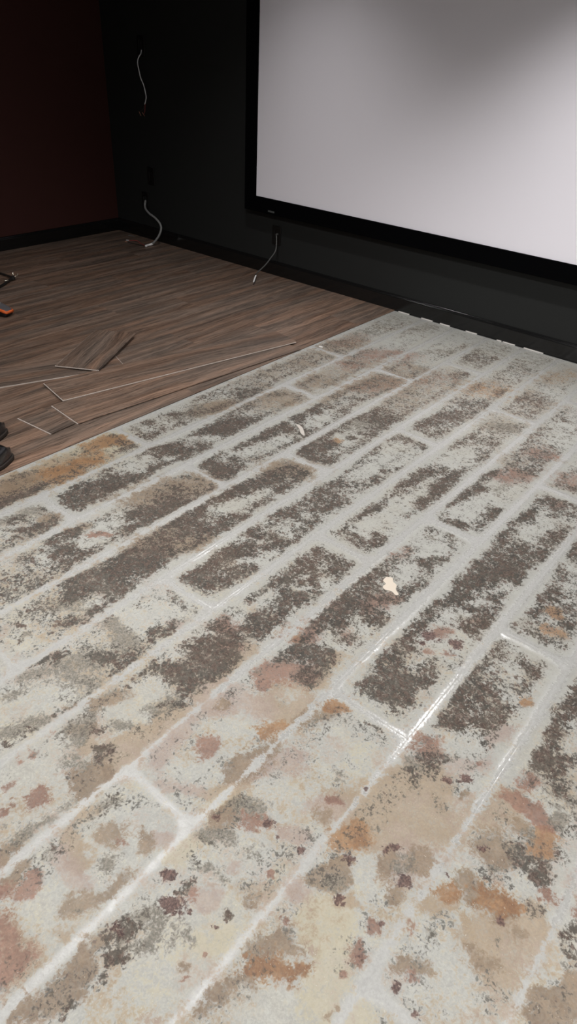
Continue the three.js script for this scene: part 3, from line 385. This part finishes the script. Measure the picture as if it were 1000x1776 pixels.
// ---------------------------------------------------------------- wall plates
const plastic = new THREE.MeshStandardMaterial({ color: new THREE.Color(0.0035, 0.0035, 0.0035), roughness: 0.4 });
const deep = new THREE.MeshStandardMaterial({ color: new THREE.Color(0.0015, 0.0015, 0.0015), roughness: 0.9 });
const screwMetal = new THREE.MeshStandardMaterial({ color: new THREE.Color(0.02, 0.02, 0.02), roughness: 0.4, metalness: 0.6 });
function roundedShape(w, h, r) {
  const s = new THREE.Shape(), x = w / 2, y = h / 2;
  s.moveTo(-x + r, -y); s.lineTo(x - r, -y); s.quadraticCurveTo(x, -y, x, -y + r); s.lineTo(x, y - r); s.quadraticCurveTo(x, y, x - r, y); s.lineTo(-x + r, y); s.quadraticCurveTo(-x, y, -x, y - r); s.lineTo(-x, -y + r); s.quadraticCurveTo(-x, -y, -x + r, -y);
  return s;
}
function wallPlate(name, label, category, x, y, kind) {
  const t = thing(name, label, category, [x, y, 0]);
  const w = 0.08, h = 0.128, s = roundedShape(w, h, 0.006);
  if (kind === 'opening') { const hole = roundedShape(0.042, 0.07, 0.012); s.holes.push(new THREE.Path(hole.getPoints(8).reverse())); }
  if (kind !== 'opening') { const hole = roundedShape(0.034, 0.068, 0.003); s.holes.push(new THREE.Path(hole.getPoints(6).reverse())); }
  const g = new THREE.ExtrudeGeometry(s, { depth: 0.003, bevelEnabled: true, bevelThickness: 0.003, bevelSize: 0.003, bevelOffset: -0.003, bevelSegments: 3, curveSegments: 6 });
  g.translate(0, 0, 0.0005);
  mesh('plate', g, plastic, t);
  if (kind === 'opening') { const b = box(-0.024, 0.024, -0.038, 0.038, 0.0002, 0.0012); mesh('recess', b, deep, t); }
  if (kind === 'outlet') {
    const ins = new THREE.ExtrudeGeometry(roundedShape(0.032, 0.066, 0.003), { depth: 0.004, bevelEnabled: true, bevelThickness: 0.0012, bevelSize: 0.001, bevelOffset: -0.001, bevelSegments: 2 }); ins.translate(0, 0, 0.0015);
    const r = mesh('receptacle', ins, plastic, t);
    for (const yy of [-0.017, 0.017]) for (const xx of [-0.006, 0.006]) { mesh('slot', box(xx - 0.001, xx + 0.001, yy - 0.005, yy + 0.005, 0.0064, 0.0072), deep, r); }
  }
  if (kind === 'jack') {
    const ins = new THREE.ExtrudeGeometry(roundedShape(0.032, 0.066, 0.003), { depth: 0.003, bevelEnabled: false }); ins.translate(0, 0, 0.0015); mesh('insert', ins, plastic, t);
    const c = new THREE.CylinderGeometry(0.0065, 0.0075, 0.016, 12); c.rotateX(Math.PI / 2); c.translate(0.01, 0.008, 0.012);
    const m = mesh('connector', c, new THREE.MeshStandardMaterial({ color: new THREE.Color(0.12, 0.12, 0.115), roughness: 0.4, metalness: 0.4 }), t); m.userData.label = 'dull grey cable connector';
  }
  for (const yy of [-0.053, 0.053]) { const c = new THREE.CylinderGeometry(0.003, 0.003, 0.0016, 10); c.rotateX(Math.PI / 2); c.translate(0, yy, 0.0068); mesh('screw', c, screwMetal, t); }
  return t;
}
wallPlate('cable_plate', 'black cable opening plate high on the dark wall, above the hanging frayed cable', 'wall plate', 0.448, 1.355, 'opening');
wallPlate('power_outlet', 'black outlet plate on the dark wall, above the thick grey cable', 'outlet', 0.470, 0.493, 'outlet');
wallPlate('cable_plate', 'black cable opening plate low on the dark wall, where the thick grey cable comes out', 'wall plate', 0.382, 0.298, 'opening');
wallPlate('cable_plate', 'black plate below the corner of the screen frame, with a thin cable plugged in', 'wall plate', 1.810, 0.284, 'jack');

// ---------------------------------------------------------------- cables
const jacket = (r, g, b, rough = 0.5) => new THREE.MeshStandardMaterial({ color: new THREE.Color(r, g, b), roughness: rough });
const whiteJacket = jacket(0.86, 0.86, 0.88), greyJacket = jacket(0.24, 0.24, 0.235), thinJacket = jacket(0.075, 0.075, 0.072), dark = jacket(0.02, 0.018, 0.017), redWire = jacket(0.30, 0.05, 0.045), tipWhite = jacket(0.85, 0.83, 0.82);
const copper = new THREE.MeshStandardMaterial({ color: new THREE.Color(0.75, 0.38, 0.25), roughness: 0.35, metalness: 0.5 });
{
  const t = thing('speaker_cable', 'thin white cable hanging down the dark wall with two frayed wire ends', 'cable');
  mesh('jacket', tube([[0.452, 1.330, 0.004], [0.4565, 1.3066, 0.016], [0.456, 1.2945, 0.03], [0.4474, 1.2692, 0.04], [0.4499, 1.2409, 0.045], [0.4577, 1.2092, 0.045], [0.4665, 1.1603, 0.04], [0.4937, 1.1176, 0.04], [0.5095, 1.0713, 0.04], [0.5150, 1.0384, 0.04], [0.4955, 0.9935, 0.04]], 0.0036, 90), whiteJacket, t);
  const a = mesh('conductor', tube([[0.4955, 0.996, 0.04], [0.4818, 0.962, 0.045], [0.4496, 0.9431, 0.05], [0.4395, 0.9386, 0.055]], 0.0022, 30), dark, t); a.userData.label = 'dark insulated wire';
  mesh('copper_end', tube([[0.4405, 0.9392, 0.055], [0.4642, 0.9165, 0.06]], 0.0024, 8), copper, a);
  const b = mesh('conductor', tube([[0.5000, 0.996, 0.04], [0.4852, 0.9383, 0.04], [0.482, 0.930, 0.045]], 0.0022, 30), redWire, t); b.userData.label = 'red insulated wire';
  mesh('copper_end', tube([[0.470, 0.938, 0.05], [0.5003, 0.9161, 0.055]], 0.0019, 8), copper, b);
}
{
  const t = thing('speaker_cable', 'thick grey cable curling from the low wall plate to the planks, white end', 'cable');
  mesh('jacket', tube([[0.382, 0.295, 0.004], [0.3830, 0.268, 0.012], [0.4063, 0.2462, 0.03], [0.4852, 0.2226, 0.06], [0.5873, 0.2023, 0.08], [0.6512, 0.1678, 0.09], [0.6689, 0.1396, 0.1], [0.6596, 0.0874, 0.12], [0.6300, 0.0420, 0.14], [0.6040, 0.0160, 0.155]], 0.0085, 90), greyJacket, t);
  const w = mesh('end_sleeve', tube([[0.610, 0.0200, 0.152], [0.598, 0.0135, 0.170], [0.603, 0.0125, 0.215]], 0.0088, 20), tipWhite, t); w.userData.label = 'bright white cable end';
  const r = mesh('conductor', tube([[0.603, 0.0115, 0.214], [0.55, 0.010, 0.2], [0.4894, 0.0085, 0.1795], [0.43, 0.012, 0.163], [0.3658, 0.0085, 0.1963]], 0.0028, 30), redWire, t); r.userData.label = 'red insulated wire';
  mesh('copper_end', tube([[0.366, 0.0085, 0.196], [0.344, 0.008, 0.205]], 0.003, 8), tipWhite, r);
  const d = mesh('conductor', tube([[0.602, 0.0115, 0.216], [0.53, 0.009, 0.225], [0.46, 0.0085, 0.235], [0.3957, 0.008, 0.2355]], 0.0028, 30), dark, t); d.userData.label = 'dark insulated wire';
  mesh('copper_end', tube([[0.396, 0.008, 0.2355], [0.37, 0.008, 0.24]], 0.0028, 8), copper, d);
  solo('wire_scrap', 'tiny dark wire snippet with a pale tip on the planks by the corner', 'wire', tube([[0.235, 0.0085, 0.092], [0.262, 0.0095, 0.081], [0.286, 0.0085, 0.074]], 0.003, 16), jacket(0.12, 0.12, 0.12));
}
{
  const t = thing('speaker_cable', 'thin dark grey cable drooping from the plate below the screen frame, pale tip', 'cable');
  mesh('jacket', tube([[1.820, 0.292, 0.014], [1.8300, 0.288, 0.028], [1.8466, 0.2566, 0.045], [1.8621, 0.1974, 0.07], [1.843, 0.1455, 0.1], [1.8189, 0.097, 0.13], [1.7831, 0.0505, 0.16], [1.7743, 0.0405, 0.165]], 0.0048, 80), thinJacket, t);
  const s = mesh('conductor', tube([[1.776, 0.042, 0.164], [1.772, 0.034, 0.175], [1.776, 0.024, 0.19]], 0.0034, 16), dark, t); s.userData.label = 'dark insulated wire';
  const c = mesh('end_sleeve', tube([[1.780, 0.024, 0.186], [1.835, 0.0100, 0.270]], 0.0056, 10), tipWhite, t); c.userData.label = 'bright white wire end';
  mesh('conductor', tube([[1.779, 0.022, 0.188], [1.84, 0.011, 0.262], [1.872, 0.0085, 0.315]], 0.0028, 16), dark, t);
}

// ---------------------------------------------------------------- scraps along the baseboard and on the slab
const scrapWhite = new THREE.MeshStandardMaterial({ color: new THREE.Color(0.55, 0.52, 0.49), roughness: 0.8 });
function chip(points, h, seed) {
  const s = new THREE.Shape(points.length > 14 ? points.map((p) => new THREE.Vector2(p[0], -p[1])) : new THREE.SplineCurve([...points, points[0]].map((p) => new THREE.Vector2(p[0], -p[1]))).getPoints(48).slice(0, -1));
  const g = new THREE.ExtrudeGeometry(s, { depth: h, bevelEnabled: true, bevelThickness: h * 0.2, bevelSize: h * 0.3, bevelSegments: 1 });
  g.rotateX(-Math.PI / 2); g.translate(0, h * 0.2, 0); return g;
}
{
  const r = rng(5), spans = [[2.905, 2.985], [3.079, 3.161], [3.218, 3.286], [3.400, 3.475], [3.611, 3.640], [3.650, 3.727], [3.786, 3.905]];
  const where = ['the one nearest the planks', 'second one from the planks', 'third one from the planks', 'fourth one from the planks', 'the shortest one, fifth from the planks', 'sixth one from the planks', 'the longest one, farthest from the planks'];
  spans.forEach(([a, b], i) => {
    const n = 7, top = [], low = [];
    for (let k = 0; k <= n; k++) { const x = lerp(a, b, k / n); top.push([x, 0.0172 + 0.0008 * r()]); low.push([x, 0.0215 + 0.003 * Math.sin(k / n * Math.PI) + 0.0015 * r()]); }
    const o = solo('paper_scrap', 'torn white paper strip under the black baseboard, ' + where[i], 'paper scrap', chip([...top, ...low.reverse()], 0.0036, i), scrapWhite, [0, 0.0022, 0], 0, 'white paper strips along the baseboard');
  });
}
solo('paint_chip', 'cream paint flake lying on dark stains in the middle of the concrete', 'paint chip', chip([[-0.020, -0.040], [0.000, -0.042], [0.006, -0.024], [0.020, -0.012], [0.022, 0.010], [0.036, 0.030], [0.026, 0.036], [0.012, 0.024], [-0.010, 0.024], [-0.020, 0.012], [-0.014, -0.004], [-0.026, -0.018]], 0.0012), new THREE.MeshStandardMaterial({ color: new THREE.Color(0.56, 0.49, 0.41), roughness: 0.8 }), [4.358, 0.0017, 2.404], 0.35);
solo('paint_chip', 'long narrow pale flake lying across the concrete between two stained panels', 'paint chip', chip([[-0.012, -0.052], [-0.002, -0.05], [0.010, -0.02], [0.008, 0.03], [0.002, 0.055], [-0.008, 0.03], [-0.006, -0.01]], 0.0025), new THREE.MeshStandardMaterial({ color: new THREE.Color(0.46, 0.42, 0.38), roughness: 0.7 }), [3.478, 0.0018, 1.772], 0.9);
solo('paint_chip', 'tiny white flake on the concrete beside the far corner of the askew plank', 'paint chip', chip([[-0.012, -0.006], [0.004, -0.01], [0.014, 0.002], [0.004, 0.009], [-0.01, 0.006]], 0.002), scrapWhite, [2.925, 0.0018, 0.900], 0.2);

// ---------------------------------------------------------------- tools and shoes at the left edge of the picture
function loft(sections, closed = true) {           // sections: arrays of equal length of [x, y, z]
  const n = sections[0].length, pos = [], idx = [];
  for (const s of sections) for (const p of s) pos.push(...p);
  for (let k = 0; k + 1 < sections.length; k++) for (let i = 0; i < n; i++) { const j = (i + 1) % n, a = k * n + i, b = k * n + j; idx.push(a, b, a + n, b, b + n, a + n); }
  for (const k of [0, sections.length - 1]) { let c = [0, 0, 0]; for (const p of sections[k]) for (let q = 0; q < 3; q++) c[q] += p[q] / n; const m = pos.length / 3; pos.push(...c); for (let i = 0; i < n; i++) { const j = (i + 1) % n; if (k) idx.push(m, k * n + i, k * n + j); else idx.push(m, k * n + j, k * n + i); } }
  const g = new THREE.BufferGeometry(); g.setAttribute('position', new THREE.Float32BufferAttribute(pos, 3)); g.setIndex(idx); g.computeVertexNormals(); return g;
}
const shoeLeather = new THREE.MeshPhysicalMaterial({ color: new THREE.Color(0.006, 0.006, 0.007), roughness: 0.3, clearcoat: 0.8, clearcoatRoughness: 0.18 });
const shoeSole = new THREE.MeshStandardMaterial({ color: new THREE.Color(0.016, 0.010, 0.007), roughness: 0.7 });
function shoe(label, x, z, turn) {                   // origin under the toe tip, the shoe runs back along +z
  const t = thing('shoe', label, 'shoe', [x, PLANK_H, z], turn, undefined);
  const half = (s) => 0.05 * Math.pow(Math.min(1, Math.max(0, s / 0.09)), 0.5) * (s < 0.16 ? 1 : 1 - 0.28 * sstep(0.12, 0.2, s) + 0.1 * sstep(0.2, 0.27, s)) * (s > 0.27 ? Math.sqrt(Math.max(0.02, 1 - Math.pow((s - 0.27) / 0.03, 2))) : 1);
  const top = (s) => 0.030 + 0.034 * sstep(0, 0.05, s) + 0.050 * sstep(0.07, 0.20, s);
  const S = [0.001, 0.004, 0.010, 0.02, 0.035, 0.055, 0.08, 0.11, 0.14, 0.17, 0.20, 0.23, 0.26, 0.28, 0.292, 0.299];
  const upper = S.map((s) => { const w = half(s), h = top(s), ring = []; for (let i = 0; i < 24; i++) { const a = i / 24 * Math.PI * 2, c = Math.cos(a), q = Math.sin(a); ring.push([w * Math.sign(c) * Math.pow(Math.abs(c), 0.75), 0.016 + (q > 0 ? h * Math.pow(q, 0.8) : 0), s]); } return ring.reverse(); });
  mesh('upper', mergeVertices(loft(upper)), shoeLeather, t);
  const sole = S.map((s) => { const w = half(s) + 0.005, ring = []; for (const [sx, y] of [[1, 0], [1, 0.006], [1, 0.014], [0.98, 0.018], [-0.98, 0.018], [-1, 0.014], [-1, 0.006], [-1, 0]]) ring.push([sx * w, y, s * 1.02 - 0.004]); return ring; });
  const so = mesh('sole', loft(sole), shoeSole, t); so.userData.label = 'dark brown sole';
  const collar = new THREE.TorusGeometry(0.034, 0.009, 8, 24); collar.rotateX(Math.PI / 2); collar.scale(1, 1, 1.25); collar.translate(0, 0.128, 0.225); mesh('collar', collar, shoeSole, t);
  return t;
}
shoe('shiny black shoe whose toe shows at the left edge, nearest the concrete', 2.785, 2.790, 0.12);
shoe('dull black shoe behind the shiny one, only its toe tip in view', 2.580, 2.690, 0.12);
{
  const t = thing('power_tool', 'black and orange hand tool resting on the planks at the left edge', 'tool', [1.352, PLANK_H, 1.900], Math.PI + 0.20);
  // runs along +x from its nose, out of the picture
  const sec = (x, w, y0, y1, r) => { const ring = []; for (let i = 0; i < 20; i++) { const a = i / 20 * Math.PI * 2, c = Math.cos(a), s = Math.sin(a), p = (v) => Math.sign(v) * Math.pow(Math.abs(v), r); ring.push([x, (y0 + y1) / 2 + p(s) * (y1 - y0) / 2, p(c) * w / 2]); } return ring; };
  mesh('body', mergeVertices(loft([sec(0.012, 0.05, 0.012, 0.030, 0.4), sec(0.03, 0.062, 0.004, 0.036, 0.4), sec(0.12, 0.07, 0.0, 0.05, 0.45), sec(0.25, 0.075, 0.0, 0.062, 0.5), sec(0.33, 0.07, 0.0, 0.06, 0.5)])), plastic, t);
  const o = mesh('casing', mergeVertices(loft([sec(0.000, 0.056, 0.026, 0.042, 0.35), sec(0.02, 0.070, 0.030, 0.048, 0.35), sec(0.12, 0.078, 0.044, 0.064, 0.4), sec(0.25, 0.082, 0.056, 0.078, 0.5), sec(0.32, 0.076, 0.056, 0.074, 0.5)])), new THREE.MeshStandardMaterial({ color: new THREE.Color(0.62, 0.11, 0.02), roughness: 0.45 }), t); o.userData.label = 'bright orange casing band';
  const p = mesh('top_plate', mergeVertices(loft([sec(0.004, 0.044, 0.040, 0.047, 0.3), sec(0.03, 0.056, 0.046, 0.054, 0.3), sec(0.12, 0.062, 0.060, 0.069, 0.3), sec(0.25, 0.062, 0.074, 0.082, 0.3)])), new THREE.MeshStandardMaterial({ color: new THREE.Color(0.09, 0.085, 0.09), roughness: 0.4 }), t); p.userData.label = 'grey top plate';
  mesh('switch', box(0.085, 0.115, 0.066, 0.075, -0.012, 0.012), new THREE.MeshStandardMaterial({ color: new THREE.Color(0.6, 0.58, 0.55), roughness: 0.5 }), t);
}
{
  const t = thing('pliers', 'dark open pliers on the planks at the left edge, beyond the orange tool', 'tool', [0, 0, 0]);
  const steel = new THREE.MeshStandardMaterial({ color: new THREE.Color(0.03, 0.028, 0.026), roughness: 0.35, metalness: 0.5 }), bright = new THREE.MeshStandardMaterial({ color: new THREE.Color(0.55, 0.5, 0.42), roughness: 0.25, metalness: 0.9 });
  mesh('handle', tube([[0.715, 0.022, 1.487], [0.640, 0.018, 1.480], [0.560, 0.014, 1.480], [0.430, 0.013, 1.500]], 0.0075, 30), steel, t);
  mesh('handle', tube([[0.722, 0.022, 1.495], [0.745, 0.018, 1.540], [0.790, 0.014, 1.610], [0.830, 0.013, 1.690]], 0.0085, 30), steel, t);
  const p = new THREE.CylinderGeometry(0.014, 0.016, 0.02, 16); p.translate(0.720, 0.024, 1.490); mesh('pivot', p, steel, t);
  mesh('jaw', tube([[0.722, 0.026, 1.485], [0.735, 0.034, 1.470], [0.742, 0.046, 1.462]], 0.0042, 14), bright, t);
  mesh('jaw', tube([[0.712, 0.026, 1.485], [0.700, 0.036, 1.474], [0.694, 0.050, 1.468]], 0.0042, 14), bright, t);
  const g = new THREE.SphereGeometry(0.011, 14, 10); g.scale(1, 0.5, 1.6); g.translate(0.758, 0.0285, 1.560); mesh('rivet', g, bright, t);
}

// ---------------------------------------------------------------- ceiling downlights, each a glowing lens in a trim ring with its lamp just below
const ringMat = new THREE.MeshStandardMaterial({ color: new THREE.Color(0.75, 0.75, 0.75), roughness: 0.5 });
const lensMat = new THREE.MeshStandardMaterial({ color: new THREE.Color(0.9, 0.9, 0.9), roughness: 0.4, emissive: new THREE.Color(1, 0.985, 0.97), emissiveIntensity: 40 });
for (const [x, z, candela, half, edge, label] of DOWNLIGHTS) {
  const t = thing('downlight', label, 'ceiling light', [x, CEILING, z], 0, 'recessed ceiling downlights');
  const prof = [[0.062, 0], [0.066, -0.006], [0.078, -0.007], [0.086, -0.004], [0.088, 0]].map((p) => new THREE.Vector2(p[0], p[1]));
  mesh('trim_ring', new THREE.LatheGeometry(prof, 40), ringMat, t);
  const lens = new THREE.CylinderGeometry(0.062, 0.062, 0.003, 36); lens.translate(0, -0.0035, 0); const l = mesh('lens', lens, lensMat, t); l.castShadow = false;
  const s = new THREE.SpotLight(new THREE.Color(1, 0.985, 0.97), candela, 0, THREE.MathUtils.degToRad(half), edge, 2);
  s.position.set(x, CEILING - 0.012, z); s.target.position.set(x, 0, z); s.castShadow = true; s.shadow.mapSize.set(1024, 1024); s.shadow.bias = -0.0005; s.shadow.radius = 3;
  scene.add(s, s.target);
}

renderer.render(scene, camera);
